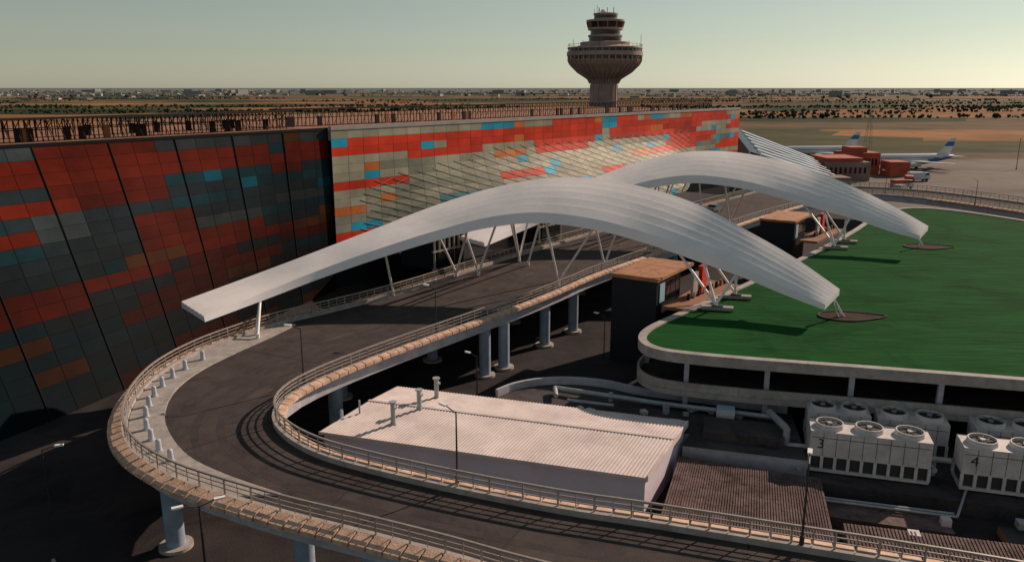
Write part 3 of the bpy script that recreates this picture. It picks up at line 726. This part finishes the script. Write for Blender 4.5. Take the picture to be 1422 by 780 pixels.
def airplane(x,y,ang,S=1.0):
    a=MB(); Ls=34*S
    prof=[(.02,0),(.7,.5),(1.3,1.6),(1.75,3.4),(1.9,6),(1.9,23),(1.6,27),(.9,31.5),(.35,34)]
    n_=20; i0=len(a.v)
    for r,z in prof:
        for k in range(n_):
            t=2*math.pi*k/n_; up=.9*max(0,(z-23)/11)
            a.v.append((z*S-Ls/2,r*S*math.cos(t),3.2*S+up*S+r*S*math.sin(t)))
    for j in range(len(prof)-1):
        for k in range(n_):
            a.f.append((i0+j*n_+k,i0+j*n_+(k+1)%n_,i0+(j+1)*n_+(k+1)%n_,i0+(j+1)*n_+k)); a.m.append(a.mi('bluestripe' if (10<=k<20 and j>4) or(12<=k<18) else 'aircraft')); a.c.append(None)
    for sg in(-1,1):
        a.prism([(-3*S,sg*1.5*S),(3*S,sg*1.5*S),(7.5*S,sg*16*S),(6*S,sg*16*S)],2.6*S,2.85*S,'aircraft')
        a.prism([(12*S,sg*.5*S),(15.5*S,sg*.5*S),(17.3*S,sg*6*S),(15.9*S,sg*6*S)],4.3*S,4.45*S,'aircraft')
        a.cyl((-3.5*S,sg*5.5*S,1.7*S),(1*S,sg*5.5*S,1.7*S),.95*S,'aircraft',.75*S,n=14)
        a.cyl((1.5*S,sg*2.6*S,0),(1.5*S,sg*2.6*S,2.6*S),.15*S,'dark'); a.cyl((1.5*S,sg*2.4*S,.5*S),(1.5*S,sg*2.9*S,.5*S),.5*S,'tyre',n=12)
    a.cyl((-12*S,0,0),(-12*S,0,2*S),.12*S,'dark'); a.cyl((-12*S,-.2*S,.35*S),(-12*S,.2*S,.35*S),.35*S,'tyre',n=12)
    for m_,z0,z1 in(('aircraft',4.6,7.6),('bluestripe',7.6,9.2),('aircraft',9.2,10.4)):
        f0=(z0-4.6)/6;f1=(z1-4.6)/6
        lf=lambda f:10.5+5*f; rt=lambda f:15.5+1.8*f
        for sg in(-.15,.15):
            a.poly([(lf(f0)*S,sg*S,z0*S),(rt(f0)*S,sg*S,z0*S),(rt(f1)*S,sg*S,z1*S),(lf(f1)*S,sg*S,z1*S)],m_)
        a.poly([(lf(f0)*S,-.15*S,z0*S),(lf(f0)*S,.15*S,z0*S),(lf(f1)*S,.15*S,z1*S),(lf(f1)*S,-.15*S,z1*S)],m_)
    for k in range(26):
        for sg in(-1,1): a.box(((-11.5+k*.85)*S,sg*1.88*S,3.7*S),(.35*S,.06*S,.4*S),'darkglass')
    o=a.build('airplane',35); o.location=(x,y,0); o.rotation_euler=(0,0,ang)
airplane(152,306,.12,1.08); airplane(132,346,.1,1.1)

# ------------------------------------------------------------------ cars
def car(x,y,z,ang,paint):
    c=MB()
    prof=[(-2.1,.35),(-2.15,.75),(-1.9,.95),(-1.45,1.0),(-.9,1.42),(.55,1.45),(1.15,1.0),(1.95,.85),(2.15,.65),(2.12,.35)]
    for sg in(-1,1):
        pts=[(px,sg*(.88 if pz<1.05 else .68),pz) for px,pz in prof]
        low=[pts[i] for i in(0,1,2,3,6,7,8,9)]; c.poly(low,paint)
        c.poly([pts[3],pts[4],pts[5],pts[6]],'darkglass')
        for wx in(-1.3,1.3):
            c.cyl((wx,sg*.7,.33),(wx,sg*.92,.33),.33,'tyre',n=14); c.cyl((wx,sg*.92,.33),(wx,sg*.94,.33),.19,'carsilver',n=10)
    def w(z): return .88 if z<1.05 else .68
    for i in range(len(prof)-1):
        (x0,z0),(x1,z1)=prof[i],prof[i+1]
        c.poly([(x0,-w(z0),z0),(x0,w(z0),z0),(x1,w(z1),z1),(x1,-w(z1),z1)],'darkglass' if i in(3,5) else paint)
    c.poly([(-2.1,-.88,.35),(-2.1,.88,.35),(2.12,.88,.35),(2.12,-.88,.35)],'tyre')
    o=c.build('car'); o.location=(x,y,z); o.rotation_euler=(0,0,ang)
ar=math.atan2(dR.y,dR.x)
for x,y,p in((31.5,144,'carwhite'),(35,148.6,'carwhite'),(39.5,153.6,'carsilver')): car(x,y,6.51,ar,p)

# ------------------------------------------------------------------ distant vegetation and town
ico=[]; ph=(1+5**.5)/2
for a in(-1,1):
    for b_ in(-ph,ph): ico+=[(0,a,b_),(a,b_,0),(b_,0,a)]
icov=[Vector(v).normalized() for v in ico]
from itertools import combinations
ed=min((icov[i]-icov[j]).length for i,j in combinations(range(12),2))*1.05
tris=[t for t in combinations(range(12),3) if all((icov[a]-icov[b_]).length<ed for a,b_ in combinations(t,2))]
tr=MB()
def clump(x,y,h):
    for k in range(4):
        cx=x+(R()-.5)*h*.9;cy=y+(R()-.5)*h*.6;r=h*(.2+.16*R());cz=h*(.25+.4*R()); i0=len(tr.v)
        for v in icov: tr.v.append((cx+v.x*r*(.7+.6*R()),cy+v.y*r*(.7+.6*R()),cz+v.z*r*(.7+.6*R())))
        for t in tris: tr.f.append((i0+t[0],i0+t[1],i0+t[2])); tr.m.append(tr.mi('leaf')); tr.c.append(None)
for _ in range(130):     # hedgerows and shelter belts
    y0=700+R()**1.2*5200; x0=(R()-.5)*1.7*y0; L=150+R()*600; a=random.choice((.2,.2,.2,.0))+(R()-.5)*.1
    for k in range(int(L/8)):
        if R()<.85: clump(x0+math.cos(a)*k*8+R()*4,y0+math.sin(a)*k*8+R()*4,2.5+R()*4)
for _ in range(800):
    y0=2200+R()*6500; x0=(R()-.5)*1.6*y0
    if noise.noise(Vector((x0/700,y0/700,3)))>-.05: clump(x0,y0,6+R()*9)
tr.build('distant_trees')
tn=MB()
for _ in range(1200):
    y0=1900+R()*7500; x0=(R()-.5)*1.6*y0
    if noise.noise(Vector((x0/900+5,y0/900,1)))<-.02: continue
    v=.2+.28*R(); cc=(v,v*.96,v*.9) if R()<.85 else (v*.9,v*.65,v*.55)
    i=len(tn.f); sx_,sy_=10+R()*22,8+R()*14; h=3.5+R()*5
    tn.box((x0,y0,h/2),(sx_,sy_,h),'townwall',R()*3)
    for k in range(i,len(tn.f)): tn.c[k]=cc
for _ in range(50):
    y0=2600+R()*4500; x0=(R()-.5)*1.4*y0; i=len(tn.f); tn.box((x0,y0,9),(25+R()*50,14,14+R()*12),'townwall',R()*3)
    for k in range(i,len(tn.f)): tn.c[k]=(.22,.23,.23)
tn.build('distant_town_buildings')
k=MB()
k.sweep(P3(catmull([(-52,54),(-42,49),(-36,43),(-33,36),(-34,20)],1),.006),[(-.1,0),(-.1,.13),(.1,.13),(.1,0)],'concrete')
k.sweep(P3(catmull([(-30,46),(-27,42.5),(-22,39.5),(-15,36)],1),.006),[(-.1,0),(-.1,.13),(.1,.13),(.1,0)],'concrete')
k.build('yard_kerb')
